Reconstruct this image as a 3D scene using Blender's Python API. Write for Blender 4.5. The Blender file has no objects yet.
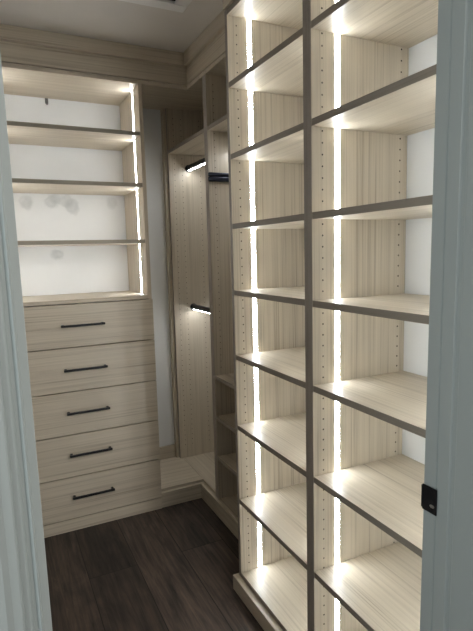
import bpy, bmesh, math
from mathutils import Matrix, Vector
C = bpy.context.scene.collection

# ------------------------------------------------------------------ measures (metres, camera eye at the origin)
FLOOR, CEIL = -1.385, 1.012
XL = 0.016                 # left wall of the closet
YB = 2.932                 # back wall
XRT, XRH = 1.171, 1.305    # right wall behind the tall shelves / behind the hanging bays
YD0, YD1 = 0.585, 0.70     # the doorway wall
T = 0.019
XT = 0.817                 # front of the tall shelves
XH = 0.971                 # front of the hanging bays
YU = 2.529                 # front of the drawer cabinet
TOP = 0.84                 # underside of the cabinet tops

# ------------------------------------------------------------------ materials
def mat(name, col, rough=0.5, metal=0.0, spec=0.5):
    m = bpy.data.materials.new(name); m.use_nodes = True
    b = m.node_tree.nodes['Principled BSDF']
    b.inputs['Base Color'].default_value = (*col, 1)
    b.inputs['Roughness'].default_value = rough
    b.inputs['Metallic'].default_value = metal
    b.inputs['Specular IOR Level'].default_value = spec
    return m

def nodes(m):
    nt = m.node_tree
    return nt, nt.nodes, nt.links, nt.nodes['Principled BSDF']

def wood(name, axis, light=(0.64, 0.565, 0.45), dark=(0.40, 0.335, 0.25), rough=0.38):
    m = mat(name, light, rough, 0, 0.5)
    nt, N, L, b = nodes(m)
    tc = N.new('ShaderNodeTexCoord'); geo = N.new('ShaderNodeObjectInfo')
    add = N.new('ShaderNodeVectorMath'); add.operation = 'ADD'
    comb = N.new('ShaderNodeCombineXYZ'); mul = N.new('ShaderNodeMath'); mul.operation = 'MULTIPLY'
    mul.inputs[1].default_value = 7.3
    L.new(geo.outputs['Random'], mul.inputs[0])
    for i in range(3): L.new(mul.outputs[0], comb.inputs[i])
    L.new(tc.outputs['Object'], add.inputs[0]); L.new(comb.outputs[0], add.inputs[1])
    def streak(across, along, detail, rg):
        mp = N.new('ShaderNodeMapping')
        s = [across]*3; s[axis] = along
        mp.inputs['Scale'].default_value = s
        L.new(add.outputs[0], mp.inputs['Vector'])
        n = N.new('ShaderNodeTexNoise'); n.inputs['Scale'].default_value = 1.0
        n.inputs['Detail'].default_value = detail; n.inputs['Roughness'].default_value = rg
        L.new(mp.outputs[0], n.inputs['Vector'])
        return n.outputs['Fac']
    a = streak(150, 1.3, 5, 0.7); c = streak(30, 0.5, 2, 0.5)
    mx = N.new('ShaderNodeMath'); mx.operation = 'MULTIPLY_ADD'
    L.new(a, mx.inputs[0]); mx.inputs[1].default_value = 0.74
    m2 = N.new('ShaderNodeMath'); m2.operation = 'MULTIPLY'; m2.inputs[1].default_value = 0.26
    L.new(c, m2.inputs[0]); L.new(m2.outputs[0], mx.inputs[2])
    r = N.new('ShaderNodeValToRGB')
    e = r.color_ramp.elements
    e[0].position = 0.36; e[0].color = (*dark, 1)
    e[1].position = 0.60; e[1].color = (*light, 1)
    k = r.color_ramp.elements.new(0.46); k.color = (*[0.3*d+0.7*l for d, l in zip(dark, light)], 1)
    L.new(mx.outputs[0], r.inputs[0]); L.new(r.outputs[0], b.inputs['Base Color'])
    bp = N.new('ShaderNodeBump'); bp.inputs['Strength'].default_value = 0.12; bp.inputs['Distance'].default_value = 0.0005
    L.new(a, bp.inputs['Height']); L.new(bp.outputs[0], b.inputs['Normal'])
    return m

WX, WY, WZ = (wood('ash_melamine_grain_%s' % n, i) for i, n in enumerate(('across', 'deep', 'upright')))
EDGE = wood('edge_banding_shaded', 1, (0.31, 0.265, 0.215), (0.25, 0.21, 0.17), 0.5)  # these edge colours are the wood darkened to put in backlit shade
EDGEX_SHADE = wood('edge_banding_shaded_across', 0, (0.37, 0.335, 0.265), (0.29, 0.255, 0.20), 0.5)
EDGEZ_SHADE = wood('edge_banding_shaded_upright', 2, (0.36, 0.315, 0.27), (0.30, 0.26, 0.22), 0.5)
HOLE = mat('drilled_hole', (0.03, 0.022, 0.016), 0.9, 0, 0.1)
BLACK = mat('matt_black_metal', (0.008, 0.008, 0.010), 0.35, 0.4)
RODM = mat('black_anodised_metal', (0.010, 0.012, 0.022), 0.28, 0.6)
GLINT_STEEL = mat('glint_steel', (0.55, 0.55, 0.55), 0.3, 1.0)  # serves only the glint added in the latch hole
DSTEEL = mat('dull_grey_metal', (0.16, 0.155, 0.15), 0.5, 0.6)
HOLES = mat('drilled_hole_faint', (0.20, 0.165, 0.125), 0.9, 0, 0.1)  # paler disc colour for the pin holes of the hanging bays
VENTD = mat('vent_dark', (0.004, 0.004, 0.004), 0.8)
VENTW = mat('vent_white_metal', (0.90, 0.90, 0.90), 0.45)

def emit(name, col, strength):
    m = mat(name, (0.9, 0.9, 0.9), 0.4)
    b = m.node_tree.nodes['Principled BSDF']
    b.inputs['Emission Color'].default_value = (*col, 1)
    b.inputs['Emission Strength'].default_value = strength
    return m
LED = emit('led_diffuser', (0.90, 0.96, 1.0), 37.0)
LEDH = emit('led_diffuser_drawer_cabinet', (0.95, 0.98, 1.0), 85.0)
LEDR = emit('led_rod_diffuser', (0.96, 0.985, 1.0), 33.0)

def wall_mat(name, col, patches=()):
    m = mat(name, col, 0.75, 0, 0.2)
    nt, N, L, b = nodes(m)
    tc = N.new('ShaderNodeTexCoord')
    n = N.new('ShaderNodeTexNoise'); n.inputs['Scale'].default_value = 3.0; n.inputs['Detail'].default_value = 5
    L.new(tc.outputs['Object'], n.inputs['Vector'])
    r = N.new('ShaderNodeValToRGB')
    r.color_ramp.elements[0].position = 0.3; r.color_ramp.elements[0].color = (*[c*0.93 for c in col], 1)
    r.color_ramp.elements[1].position = 0.7; r.color_ramp.elements[1].color = (*col, 1)
    L.new(n.outputs['Fac'], r.inputs[0])
    out = r.outputs[0]
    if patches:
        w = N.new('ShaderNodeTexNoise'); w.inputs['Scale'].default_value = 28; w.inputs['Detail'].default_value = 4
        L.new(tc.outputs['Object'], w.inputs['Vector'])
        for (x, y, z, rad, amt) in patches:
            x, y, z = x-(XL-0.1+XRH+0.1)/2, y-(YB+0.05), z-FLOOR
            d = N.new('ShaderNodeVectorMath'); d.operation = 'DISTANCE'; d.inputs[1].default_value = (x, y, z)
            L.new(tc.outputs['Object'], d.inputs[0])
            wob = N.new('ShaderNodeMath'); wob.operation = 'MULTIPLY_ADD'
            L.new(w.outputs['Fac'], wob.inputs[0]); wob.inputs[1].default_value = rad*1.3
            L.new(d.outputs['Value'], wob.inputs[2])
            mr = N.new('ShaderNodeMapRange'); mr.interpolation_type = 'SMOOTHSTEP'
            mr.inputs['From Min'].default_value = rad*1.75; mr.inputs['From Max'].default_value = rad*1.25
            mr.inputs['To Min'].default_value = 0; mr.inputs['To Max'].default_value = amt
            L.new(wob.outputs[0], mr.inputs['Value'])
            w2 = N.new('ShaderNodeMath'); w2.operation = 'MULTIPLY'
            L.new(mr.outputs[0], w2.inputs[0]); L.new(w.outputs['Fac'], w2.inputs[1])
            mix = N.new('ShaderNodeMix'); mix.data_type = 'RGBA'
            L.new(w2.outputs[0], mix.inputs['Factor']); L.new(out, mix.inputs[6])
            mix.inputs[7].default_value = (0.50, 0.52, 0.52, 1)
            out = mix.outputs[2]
    L.new(out, b.inputs['Base Color'])
    bn = N.new('ShaderNodeTexNoise'); bn.inputs['Scale'].default_value = 160
    L.new(tc.outputs['Object'], bn.inputs['Vector'])
    bp = N.new('ShaderNodeBump'); bp.inputs['Strength'].default_value = 0.08; bp.inputs['Distance'].default_value = 0.001
    L.new(bn.outputs['Fac'], bp.inputs['Height']); L.new(bp.outputs[0], b.inputs['Normal'])
    return m
PLASTER = wall_mat('white_drywall', (0.87, 0.88, 0.88))
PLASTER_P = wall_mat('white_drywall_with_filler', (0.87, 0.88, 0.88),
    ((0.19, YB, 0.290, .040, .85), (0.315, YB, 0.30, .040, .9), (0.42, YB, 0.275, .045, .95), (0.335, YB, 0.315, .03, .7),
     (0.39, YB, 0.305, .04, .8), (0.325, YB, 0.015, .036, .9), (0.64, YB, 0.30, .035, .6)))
LOW_BOUNCE = wall_mat('low_bounce_wall', (0.36, 0.33, 0.29))  # unseen left wall, darkened to cut light bounced into the cubbies
CEILM = wall_mat('ceiling_paint', (0.80, 0.77, 0.74))
PAINT = mat('door_frame_satin_paint', (0.365, 0.393, 0.378), 0.38, 0, 0.4)

def floor_mat():
    m = mat('dark_wood_planks', (0.03, 0.022, 0.018), 0.42, 0, 0.3)
    nt, N, L, b = nodes(m)
    tc = N.new('ShaderNodeTexCoord')
    mp = N.new('ShaderNodeMapping'); mp.inputs['Rotation'].default_value = (0, 0, math.radians(90))
    mp.inputs['Location'].default_value = (0.30, 0.614, 0)
    L.new(tc.outputs['Object'], mp.inputs['Vector'])
    br = N.new('ShaderNodeTexBrick')
    br.inputs['Scale'].default_value = 1; br.inputs['Brick Width'].default_value = 1.22; br.inputs['Row Height'].default_value = 0.211
    br.inputs['Mortar Size'].default_value = 0.0018; br.inputs['Mortar Smooth'].default_value = 0.2; br.offset = 0.37
    br.inputs['Color1'].default_value = (0, 0, 0, 1); br.inputs['Color2'].default_value = (1, 1, 1, 1)
    br.inputs['Mortar'].default_value = (0.5, 0.5, 0.5, 1)
    L.new(mp.outputs[0], br.inputs['Vector'])
    # per plank shift of the grain
    sc = N.new('ShaderNodeVectorMath'); sc.operation = 'SCALE'; sc.inputs['Scale'].default_value = 9
    L.new(br.outputs['Color'], sc.inputs[0])
    ad = N.new('ShaderNodeVectorMath'); ad.operation = 'ADD'
    L.new(tc.outputs['Object'], ad.inputs[0]); L.new(sc.outputs[0], ad.inputs[1])
    def noise(scale, det, dist=0):
        mm = N.new('ShaderNodeMapping'); mm.inputs['Scale'].default_value = scale
        L.new(ad.outputs[0], mm.inputs['Vector'])
        n = N.new('ShaderNodeTexNoise'); n.inputs['Scale'].default_value = 1; n.inputs['Detail'].default_value = det
        n.inputs['Distortion'].default_value = dist; n.inputs['Roughness'].default_value = 0.65
        L.new(mm.outputs[0], n.inputs['Vector']); return n.outputs['Fac']
    g1 = noise((70, 4, 1), 6, 0.6); g2 = noise((9, 2.2, 1), 4, 1.2)
    av = N.new('ShaderNodeMath'); av.operation = 'MULTIPLY_ADD'; av.inputs[1].default_value = 0.5
    L.new(g1, av.inputs[0])
    h = N.new('ShaderNodeMath'); h.operation = 'MULTIPLY'; h.inputs[1].default_value = 0.5
    L.new(g2, h.inputs[0]); L.new(h.outputs[0], av.inputs[2])
    r = N.new('ShaderNodeValToRGB'); e = r.color_ramp.elements
    e[0].position = 0.34; e[0].color = (0.010, 0.008, 0.008, 1)
    e[1].position = 0.66; e[1].color = (0.115, 0.080, 0.058, 1)
    k = e.new(0.5); k.color = (0.054, 0.040, 0.033, 1)
    L.new(av.outputs[0], r.inputs[0])
    hs = N.new('ShaderNodeHueSaturation')
    mr = N.new('ShaderNodeMapRange'); mr.inputs['To Min'].default_value = 0.65; mr.inputs['To Max'].default_value = 1.4
    L.new(br.outputs['Color'], mr.inputs['Value']); L.new(mr.outputs[0], hs.inputs['Value'])
    L.new(r.outputs[0], hs.inputs['Color'])
    mix = N.new('ShaderNodeMix'); mix.data_type = 'RGBA'
    L.new(br.outputs['Fac'], mix.inputs['Factor']); L.new(hs.outputs[0], mix.inputs[6]); mix.inputs[7].default_value = (0.006, 0.005, 0.005, 1)
    L.new(mix.outputs[2], b.inputs['Base Color'])
    bp = N.new('ShaderNodeBump'); bp.inputs['Strength'].default_value = 0.25; bp.inputs['Distance'].default_value = 0.001
    L.new(av.outputs[0], bp.inputs['Height']); L.new(bp.outputs[0], b.inputs['Normal'])
    return m
FLOORM = floor_mat()

# ------------------------------------------------------------------ mesh helpers (world coordinates; origin moved to the box centre)
def add_box(bm, x0, x1, y0, y1, z0, z1, bev=0.0, mi=0):
    r = bmesh.ops.create_cube(bm, size=1)
    for v in r['verts']:
        v.co = Vector(((x0+x1)/2 + v.co.x*(x1-x0), (y0+y1)/2 + v.co.y*(y1-y0), (z0+z1)/2 + v.co.z*(z1-z0)))
    fs = set(f for v in r['verts'] for f in v.link_faces)
    for f in fs: f.material_index = mi
    if bev:
        es = list(set(e for v in r['verts'] for e in v.link_edges))
        rr = bmesh.ops.bevel(bm, geom=es, offset=bev, segments=2, profile=0.5, affect='EDGES')
        for f in rr['faces']: f.material_index = mi

def cyl(bm, c, r, h, axis='Z', seg=24, mi=0, sx=1.0, sy=1.0):
    m = Matrix.Translation(c)
    if axis == 'X': m = m @ Matrix.Rotation(math.pi/2, 4, 'Y')
    if axis == 'Y': m = m @ Matrix.Rotation(math.pi/2, 4, 'X')
    m = m @ Matrix.Diagonal((sx, sy, 1, 1))
    q = bmesh.ops.create_cone(bm, cap_ends=True, segments=seg, radius1=r, radius2=r, depth=h, matrix=m)
    for f in set(f for v in q['verts'] for f in v.link_faces): f.material_index = mi

def obj(name, bm, mats, parent=None, smooth=False):
    if not isinstance(mats, (list, tuple)): mats = [mats]
    me = bpy.data.meshes.new(name)
    xs = [v.co for v in bm.verts]
    c = Vector([(min(p[i] for p in xs)+max(p[i] for p in xs))/2 for i in range(3)])
    if parent is None: c.z = min(p.z for p in xs)
    bmesh.ops.translate(bm, verts=bm.verts, vec=-c)
    bmesh.ops.recalc_face_normals(bm, faces=bm.faces)
    if smooth:
        for f in bm.faces: f.smooth = True
    bm.to_mesh(me); bm.free()
    for m in mats: me.materials.append(m)
    o = bpy.data.objects.new(name, me); C.objects.link(o)
    base = Vector((0, 0, 0))
    if parent is not None:
        o.parent = parent
        p = parent
        while p is not None: base += p.location; p = p.parent
    o.location = c - base
    return o

def box(name, b, m, parent=None, bev=0.0, face=None, faceaxis=None):
    bm = bmesh.new(); add_box(bm, *b, bev)
    ms = [m]
    if face is not None:                      # the shade-darkened edge banding on one side of a board
        ms.append(face[0]); ax, sg = face[1], face[2]
        bm.faces.ensure_lookup_table()
        lim = b[2*ax + (1 if sg > 0 else 0)]
        for f in bm.faces:
            if abs(f.calc_center_median()[ax]-lim) < 0.0012 and abs(f.normal[ax]) > 0.3: f.material_index = 1
    return obj(name, bm, ms, parent)

def thing(name, label, cat, loc, group=None):
    o = bpy.data.objects.new(name, None); C.objects.link(o); o.location = loc
    o.empty_display_size = 0.1
    o['label'] = label; o['category'] = cat
    if group: o['group'] = group
    return o
def struct(name, b, m, bev=0):
    o = box(name, b, m, None, bev); o['kind'] = 'structure'; return o

# ------------------------------------------------------------------ room shell
W = 0.10
struct('floor', (-1.6, 2.1, -1.9, YB+W, FLOOR-W, FLOOR), FLOORM)
struct('ceiling', (-1.6, 2.1, -1.9, YB+W, CEIL, CEIL+W), CEILM)
struct('wall_back', (XL-W, XRH+W, YB, YB+W, FLOOR, CEIL), PLASTER_P)
struct('wall_left', (XL-W, XL, YD1, YB, FLOOR, CEIL), LOW_BOUNCE)
# right wall: nearer behind the tall shelves, deeper behind the hanging bays
bm = bmesh.new(); add_box(bm, XRT, XRH+W, YD1, 1.735, FLOOR, CEIL); add_box(bm, XRH, XRH+W, 1.735, YB, FLOOR, CEIL)
o = obj('wall_right', bm, PLASTER); o['kind'] = 'structure'
# doorway wall with its opening
HEAD = FLOOR+2.03
DX0, DX1 = 0.0265, 0.7545
bm = bmesh.new()
add_box(bm, -1.6, DX0-0.027, YD0+0.006, YD1-0.006, FLOOR, CEIL)
add_box(bm, DX1+0.018, 2.1, YD0+0.006, YD1-0.006, FLOOR, CEIL)
add_box(bm, DX0-0.018, DX1+0.018, YD0+0.006, YD1-0.006, HEAD+0.018, CEIL)
o = obj('wall_front', bm, PLASTER); o['kind'] = 'structure'

def extrude_profile(bm, pts, z0, z1, d0=0.0, d1=0.0):
    lo = [bm.verts.new((x+d0, y, z0)) for x, y in pts]; hi = [bm.verts.new((x+d1, y, z1)) for x, y in pts]
    n = len(pts)
    for i in range(n):
        bm.faces.new((lo[i], lo[(i+1) % n], hi[(i+1) % n], hi[i]))
    bm.faces.new(lo[::-1]); bm.faces.new(hi)
# left jamb and moulded casing (trim_1)
y = YD0
pts = [(DX0-0.018, YD1), (DX0, YD1), (DX0, y+0.004), (DX0-0.0008, y+0.0025), (DX0-0.0085, y-0.0040), (DX0-0.0098, y-0.0045), (DX0-0.0105, y-0.0085), (DX0-0.0117, y-0.0092),
       (DX0-0.0130, y-0.0075), (DX0-0.0150, y-0.0030), (DX0-0.0185, y-0.0030), (DX0-0.0205, y-0.0065), (DX0-0.0225, y-0.0075), (DX0-0.0275, y-0.0070),
       (DX0-0.0290, y-0.0110), (DX0-0.0310, y-0.0120), (DX0-0.0395, y-0.0125), (DX0-0.046, y-0.0165), (DX0-0.062, y-0.0175), (DX0-0.070, y-0.016), (DX0-0.071, y), (DX0-0.018, y)]
bm = bmesh.new(); extrude_profile(bm, pts, FLOOR, HEAD, 0.0125, -0.0070)   # the frame stands a little out of plumb
o = obj('trim_1', bm, PAINT); o['kind'] = 'structure'
# right jamb with its stop and casing (trim_2)
pts = [(DX1+0.018, YD1), (DX1, YD1), (DX1, 0.6715), (DX1+0.0025, 0.6700), (DX1+0.0025, 0.6685), (DX1, 0.6670), (DX1, 0.641), (DX1+0.004, 0.638),
       (DX1+0.004, 0.630), (DX1+0.001, 0.627), (DX1+0.001, y-0.012), (DX1+0.060, y-0.018), (DX1+0.071, y-0.015), (DX1+0.071, y), (DX1+0.018, y)]
bm = bmesh.new(); extrude_profile(bm, pts, FLOOR, HEAD, -0.0115, 0.0055)
o = obj('trim_2', bm, PAINT); o['kind'] = 'structure'
struct('trim_3', (DX0-0.018, DX1+0.018, YD0-0.012, YD1, HEAD+.0005, HEAD+0.018), PAINT)
box_bb = struct('baseboard_back', (0.734, XH-0.019, YB-0.014, YB, -1.2832, -1.203), WX, 0.002)

# ------------------------------------------------------------------ drilled side panels
def panel(name, b, parent, front_axis, front_sign, hole_face=None, cols=(), zr=None, hm=None):
    """upright board, shade-darkened edge banding on its front, rows of shelf-pin holes at 32 mm on given faces"""
    bm = bmesh.new(); add_box(bm, *b, 0.0006)
    lim = b[2*front_axis + (1 if front_sign > 0 else 0)]
    for f in bm.faces:
        if abs(f.calc_center_median()[front_axis]-lim) < 0.0012: f.material_index = 1
    if hole_face is not None:
        ax = 'X' if front_axis == 1 else 'Y'
        for pos in hole_face:
            for cpos in cols:
                z = zr[0]
                while z < zr[1]:
                    c = (pos, cpos, z) if ax == 'X' else (cpos, pos, z)
                    cyl(bm, c, 0.0027, 0.0006, ax, 8, 2)
                    z += 0.032
    return obj(name, bm, [WZ, EDGEZ_SHADE, hm or HOLE], parent)

# ------------------------------------------------------------------ the two tall shelving units
SZ = [0.602, 0.350, 0.097, -0.152, -0.403, -0.685, -0.994]
KX = 0.793
def tall_unit(label, y0, y1):
    t = thing('shelving_unit', label, 'shelves', ((XT+XRT)/2, (y0+y1)/2, FLOOR), 'tall lit shelving units on the right wall')
    zb = -1.314-T/2
    ztop = TOP+T
    hf = (0.0,)
    panel('side_panel', (XT, XRT-.001, y0, y0+T, zb, ztop), t, 0, -1, (y0+T,), (XT+.037, XRT-.030), (-1.28, 0.83))
    panel('side_panel', (XT, XRT-.001, y1-T, y1, zb, ztop), t, 0, -1, (y1-T,), (XT+.037, XRT-.030), (-1.27, 0.83))
    a, b = y0+T+.0008, y1-T-.0008
    box('top_panel', (XT, XRT-.001, a, b, TOP, ztop), WY, t, 0.0006, (EDGE, 0, -1))
    box('bottom_panel', (XT, XRT-.001, a, b, zb, zb+T), WY, t, 0.0006, (EDGE, 0, -1))
    for z in SZ:
        box('shelf', (XT+.001, XRT-.002, a, b, z-T/2, z+T/2), WY, t, 0.0006, (EDGE, 0, -1))
    levels = [TOP+T/2] + SZ + [-1.314]
    bm = bmesh.new(); bm2 = bmesh.new()
    for i in range(len(levels)-1):
        hi, lo = levels[i]-T/2-.0005, levels[i+1]+T/2+.0005
        add_box(bm, XT+.081, XT+.0965, y0+T-.004, y0+T+.0007, lo, hi)
        add_box(bm2, XT+.081, XT+.0965, y1-T-.0007, y1-T+.004, lo, hi)
    obj('light_strip', bm, LED, t); obj('light_strip', bm2, LED, t)
    # plinth that steps out in front of the shelves
    box('plinth', (KX, XRT-.001, y0+.0005, y1+(.012 if y1 > 1.5 else -.0005), FLOOR, zb-.0004), WY, t, 0.0008)
    return t
tall_unit('tall lit shelving unit beyond the shaded double divider, beside the hanging bays', 1.2075, 1.728)
tall_unit('tall lit shelving unit nearest the doorway, beside the right door jamb', 0.715, 1.2070)

# ------------------------------------------------------------------ drawer cabinet with open lit shelves above
DL, DR = 0.020, 0.732
t = thing('drawer_cabinet', 'light ash cabinet with five handled drawers below open lit shelves on the back wall', 'cabinet', ((DL+DR)/2, (YU+YB)/2, FLOOR))
zb = -1.318
for px in (DL, DR-T): box('side_panel', (px, px+T, YU, YB-.002, zb, TOP+T), WZ, t, .0006)
a, b = DL+T+.0008, DR-T-.0008
box('top_panel', (a, b, YU, YB-.002, TOP, TOP+T), WX, t, .0006)
HZ = [0.602, 0.351, 0.069]
for z in HZ: box('shelf', (a, b, YU+.001, YB-.003, z-T/2, z+T/2), WX, t, .0006, (EDGEX_SHADE, 1, -1))
cz = -0.217
box('counter_panel', (a, b, YU-.001, YB-.002, cz-T/2, cz+T/2), WX, t, .0008)
lv = [TOP+T/2]+HZ+[cz]
for x0, x1 in ((DL+T-.004, DL+T+.0007), (DR-T-.0007, DR-T+.004)):
    bm = bmesh.new()
    for i in range(4): add_box(bm, x0, x1, YU+.113, YU+.1215, lv[i+1]+T/2+.0005, lv[i]-T/2-.0005)
    obj('light_strip', bm, LEDH, t)
gaps = [cz-T/2-.001, -0.441, -0.661, -0.880, -1.098, -1.318]
for i in range(5):
    z1, z0 = gaps[i]-.0026, gaps[i+1]+.0026
    bm = bmesh.new(); add_box(bm, DL+.001, DR-.001, YU-.019, YU-.0005, z0, z1, .0009)
    # the box behind the front
    add_box(bm, DL+T+.013, DR-T-.013, YU-.0005, YB-.06, z0+.02, z1-.03)
    d = obj('drawer', bm, WX, t)
    zc = [-0.3315, -0.549, -0.7645, -0.980, -1.1995][i]
    bm = bmesh.new()
    hx0, hx1 = 0.268, 0.477
    add_box(bm, hx0, hx1, YU-.019-.030, YU-.019-.021, zc-.0055, zc+.0055, .0018)
    for hx in (hx0+.010, hx1-.010):
        add_box(bm, hx-.0055, hx+.0055, YU-.019-.023, YU-.0185, zc-.0052, zc+.0052, .001)
    h = obj('handle', bm, BLACK, d); h['label'] = 'matt black bar handle'
box('plinth', (DL, DR, YU-.012, YB-.002, FLOOR, zb-.0045), WX, t, .0008)

# ------------------------------------------------------------------ corner hanging bay
YC0, YC1 = 2.3015, 2.896
t = thing('hanging_unit', 'corner hanging bay with two black lit rods and an ash deck, beside the drawer cabinet', 'wardrobe', ((XH+XRH)/2, 2.6, FLOOR), 'open hanging bays on the right wall')
DK = -1.2835
PT = -1.3005          # top of the plinth, which steps out in front of the deck
cols = (XH+.037, XH+.085, XH+.20)
panel('side_panel', (XH, XRH-.002, YC0, YC0+T, DK, TOP), t, 0, -1, (YC0+T,), cols[:1], (-1.2, .8), HOLES)
panel('side_panel', (XH, XRH-.002, YC1-T, YC1, DK, TOP), t, 0, -1, (YC1-T,), cols, (-1.2, .8), HOLES)
box('filler_strip', (XH-.018, XH+.001, YC1+.0005, YB-.001, DK, TOP), WZ, t, .0006)
box('top_panel', (DR+.001, XRH-.002, YU+.001, YB-.002, TOP+.0005, TOP+T), WX, t)
box('top_panel', (XH, XRH-.002, YC0, YU+.0005, TOP+.0005, TOP+T), WX, t)
box('shelf', (XH+.001, XRH-.003, YC0+T+.0008, YC1-T-.0008, .602-T, .602), WY, t, .0006, (EDGE, 0, -1))
box('deck_panel', (DR+.001, XH+.017, YU+.010, YB-.002, PT+.0005, DK-.0005), WX, t, .0008)
box('deck_panel', (XH+.018, XRH-.002, YC0, YB-.002, PT+.0005, DK-.0005), WY, t, .0008)
box('plinth', (DR+.001, XH+.030, YU-.008, YU+.030, FLOOR, PT), WX, t, .0008)
box('plinth', (XH-.004, XH+.030, YC0, YU-.0085, FLOOR, PT), WY, t, .0008)

# ------------------------------------------------------------------ second bay: open above, shoe cubbies below
YV0 = 1.732
t = thing('cubby_unit', 'narrow ash bay with stacked shoe cubbies below, between corner bay and tall lit shelves', 'wardrobe', ((XH+XRH)/2, 2.0, FLOOR), 'open hanging bays on the right wall')
panel('side_panel', (XH, XRH-.002, YC0-.0005-T, YC0-.0005, DK, TOP), t, 0, -1, (YC0-.0005-T,), cols[:1]+cols[2:], (-.58, .8), HOLES)
panel('side_panel', (XH, XRH-.002, YV0+.006, YV0+.006+T, DK, TOP), t, 0, -1, (YV0+.006+T,), cols[:1], (-.58, .8), HOLES)
a, b = YV0+.006+T+.0008, YC0-.0005-T-.0008
box('top_panel', (XH, XRH-.002, YV0+.006, YC0-.0005, TOP+.0005, TOP+T), WX, t)
box('shelf', (XH+.001, XRH-.003, a, b, .602-T, .602), WY, t, .0006, (EDGE, 0, -1))
for z in (-.628, -.842, -1.058):
    box('cubby_shelf', (XH+.001, XRH-.003, a, b, z-T/2, z+T/2), WY, t, .0006, (EDGE, 0, -1))
box('deck_panel', (XH+.002, XRH-.002, YV0+.006, YC0-.0005, PT+.0005, DK-.0005), WY, t, .0008)
box('cubby_back', (XRH-.010, XRH-.0035, a, b, -1.29, -.64), WZ, t)
box('plinth', (XH-.004, XH+.030, YV0+.013, YC0-.0005, FLOOR, PT), WY, t, .0008)

# ------------------------------------------------------------------ lit hanging rods
def rod(label, x, z, y0, y1):
    t = thing('closet_rod', label, 'clothes rod', (x, (y0+y1)/2, z), 'black clothes rods with a light underneath')
    bm = bmesh.new()
    add_box(bm, x-.013, x+.013, y0+.004, y1-.004, z-.013, z+.015, .006)
    obj('rod', bm, RODM, t)
    for y in (y0+.0035, y1-.0035):
        bm = bmesh.new(); cyl(bm, (x, y, z-.001), .021, .006, 'Y', 28); cyl(bm, (x, y+(.005 if y == y0+.0035 else -.005), z), .018, .006, 'Y', 28)
        obj('bracket', bm, BLACK, t)
    bm = bmesh.new(); add_box(bm, x-.006, x+.006, y0+.014, y1-.014, z-.0165, z-.0125, .001)
    s = obj('light_strip', bm, LEDR, t); s['label'] = 'glowing white light strip'
ya, yb = YC0+T+.0006, YC1-T-.0006
rod('upper black lit clothes rod below the shelf of the corner bay', 1.094, .505, ya, yb)
rod('lower black lit clothes rod halfway down the corner bay', 1.094, -.326, ya, yb)
rod('black lit clothes rod in the bay beside the tall shelves, mostly hidden behind them', 1.12, .508, YV0+.006+T+.0006, YC0-.0005-T-.0006)
# black bar fixed to the divider of the second bay
yf = YC0-.0005-T
t = thing('pull_out_bar', 'short black horizontal bar fixed to the divider beside the tall shelves', 'rail', (1.09, yf-.02, .352))
bm = bmesh.new(); add_box(bm, XH-.008, XH+.27, yf-.028, yf-.008, .343, .366, .005); add_box(bm, XH-.008, XH+.27, yf-.025, yf-.008, .367, .386, .006); obj('bar', bm, RODM, t)
bm = bmesh.new(); add_box(bm, XH+.02, XH+.25, yf-.010, yf-.0005, .345, .372, .002); obj('mounting_rail', bm, BLACK, t)

# ------------------------------------------------------------------ wooden cornices
t = thing('cornice', 'wooden two-step cornice over the drawer cabinet and the corner bays', 'cornice', (.6, YU, TOP+T), None)
z0, zm = TOP+T+.0045, .949
box('fascia_board', (XL+.001, XH-.0005, YU+.000, YU+.014, z0, zm+.03), WX, t, .001)
box('fascia_board', (XH-.000, XH+.014, YV0+.002, YU+.014, z0, zm+.03), WY, t, .001)
box('upper_moulding', (XL+.001, XH-.019, YU-.021, YU-.0005, zm, CEIL-.0005), WX, t, .002)
box('upper_moulding', (XH-.0215, XH-.0005, YV0+.002, YU-.0215, zm, CEIL-.0005), WY, t, .002)
t = thing('cornice', 'wooden cornice above the tall lit shelves, at the top of the frame', 'cornice', (XT, 1.2, TOP+T), None)
box('fascia_board', (XT-.006, XT+.012, .715, 1.729, z0, zm+.03), WY, t, .001)
box('upper_moulding', (XT-.021, XT-.0065, .715, 1.7295, zm, CEIL-.0005), WY, t, .002)
box('return_board', (XT+.0125, XH-.007, 1.7135, 1.729, z0, CEIL-.0005), WX, t, .001)

# ------------------------------------------------------------------ strike plate in the right jamb
zc = -.4995
SX = DX1-.0059
t = thing('strike_plate', 'small black strike plate with a modelled glint in its latch hole on the right door jamb', 'strike plate', (SX, .682, zc-.027))
bm = bmesh.new(); add_box(bm, SX-.0022, SX-.0002, .6645, .7005, zc-.027, zc+.027, .0009)
obj('plate', bm, BLACK, t)
bm = bmesh.new(); add_box(bm, SX-.0022, SX+.006, .7008, .7035, zc-.024, zc+.024, .0009); obj('lip', bm, BLACK, t)
bm = bmesh.new(); cyl(bm, (SX-.0024, .676, zc-.004), .0062, .0010, 'X', 24); obj('latch_hole', bm, VENTD, t)
bm = bmesh.new(); cyl(bm, (SX-.0031, .6745, zc-.0105), .0034, .0012, 'X', 20, sx=1.0, sy=1.7); obj('latch_glint', bm, GLINT_STEEL, t)  # bright disc added as the glint inside the latch hole
for dz in (-.019, .019):
    bm = bmesh.new(); cyl(bm, (SX-.0025, .679, zc+dz), .0030, .0010, 'X', 16); obj('screw', bm, BLACK, t)

# ------------------------------------------------------------------ small metal hook under the top of the open shelves
t = thing('metal_hook', 'tiny metal hook at the top of the white wall above the shelves', 'hook', (.326, YB-.01, .80))
bm = bmesh.new(); add_box(bm, .316, .332, YB-.006, YB-.0003, .812, .8395, .002); obj('backplate', bm, DSTEEL, t)
bm = bmesh.new(); add_box(bm, .320, .329, YB-.022, YB-.005, .806, .813, .001); add_box(bm, .320, .329, YB-.027, YB-.021, .806, .826, .001)
obj('prong', bm, DSTEEL, t)

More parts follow.
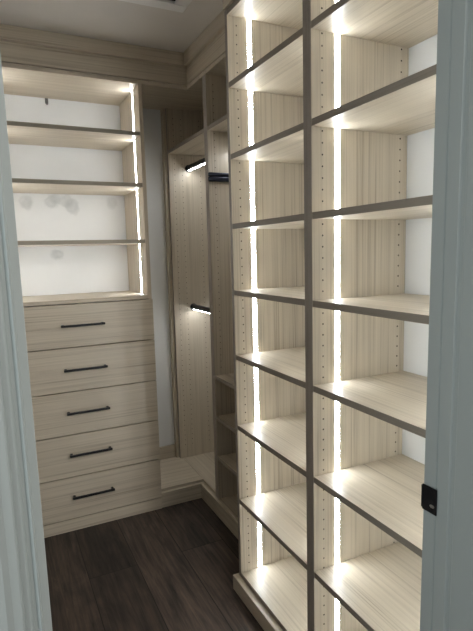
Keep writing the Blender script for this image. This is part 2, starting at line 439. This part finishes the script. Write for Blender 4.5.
# ------------------------------------------------------------------ ceiling vent, only its corner in view
t = thing('ceiling_vent', 'white framed ceiling vent with a dark middle, cut by the top of the picture', 'vent', (.63, 1.86, CEIL-.012))
x0, x1, y0, y1 = .40, .795, 1.69, 2.087
fr = .058
bm = bmesh.new()
add_box(bm, x0, x1, y1-fr, y1, CEIL-.014, CEIL-.0004, .003); add_box(bm, x0, x1, y0, y0+fr, CEIL-.014, CEIL-.0004, .003)
add_box(bm, x0, x0+fr, y0+fr, y1-fr, CEIL-.014, CEIL-.0004, .003); add_box(bm, x1-fr, x1, y0+fr, y1-fr, CEIL-.014, CEIL-.0004, .003)
obj('frame', bm, VENTW, t)
bm = bmesh.new(); add_box(bm, x0+fr, x1-fr, y0+fr, y1-fr, CEIL-.002, CEIL-.0005); obj('backing', bm, VENTD, t)
for i in range(9):
    yy = y0+fr+.018+i*.035
    box('slat', (x0+fr, x1-fr, yy, yy+.004, CEIL-.009, CEIL-.003), VENTD, t)

# ------------------------------------------------------------------ light
w = bpy.data.worlds.new('hall'); bpy.context.scene.world = w; w.use_nodes = True
bg = w.node_tree.nodes['Background']; bg.inputs[0].default_value = (0.86, 0.95, 1.0, 1); bg.inputs[1].default_value = 0.32
def area(name, loc, target, size, power, col):
    l = bpy.data.lights.new(name, 'AREA'); l.energy = power; l.size = size; l.color = col; l.shape = 'DISK'
    o = bpy.data.objects.new(name, l); C.objects.link(o); o.location = loc
    o.rotation_euler = (Vector(target)-Vector(loc)).to_track_quat('-Z', 'Y').to_euler()
    return o
area('hall_side_fill', (-1.45, -0.15, 0.0), (0.8, 0.3, -0.2), 0.9, 17.0, (0.88, 0.97, 1.0))  # added side fill that brightens the right jamb; no window stands there
area('hall_ceiling_lamp', (0.80, -0.95, 0.93), (0.45, 1.6, -0.9), 0.28, 25.0, (1.0, 0.97, 0.92))

# ------------------------------------------------------------------ camera
yaw, pit, rol, f = 0.45004, -0.12593, -0.025525, 497.89
F = Vector((math.sin(yaw)*math.cos(pit), math.cos(yaw)*math.cos(pit), math.sin(pit)))
R = Vector((math.cos(yaw), -math.sin(yaw), 0)); U = R.cross(F)
c, s = math.cos(rol), math.sin(rol)
R2 = c*R + s*U; U2 = -s*R + c*U
cam = bpy.data.cameras.new('camera'); co = bpy.data.objects.new('camera', cam); C.objects.link(co)
M = Matrix((R2, U2, -F)).transposed().to_4x4(); co.matrix_world = M
cam.sensor_fit = 'VERTICAL'; cam.sensor_height = 36; cam.sensor_width = 36*473/631
cam.lens = f/631*36; cam.clip_start = 0.02
sc = bpy.context.scene; sc.camera = co
sc.view_settings.view_transform = 'Standard'; sc.view_settings.look = 'None'
sc.view_settings.gamma = 1; sc.view_settings.use_curve_mapping = False
sc.view_settings.exposure = 0.0
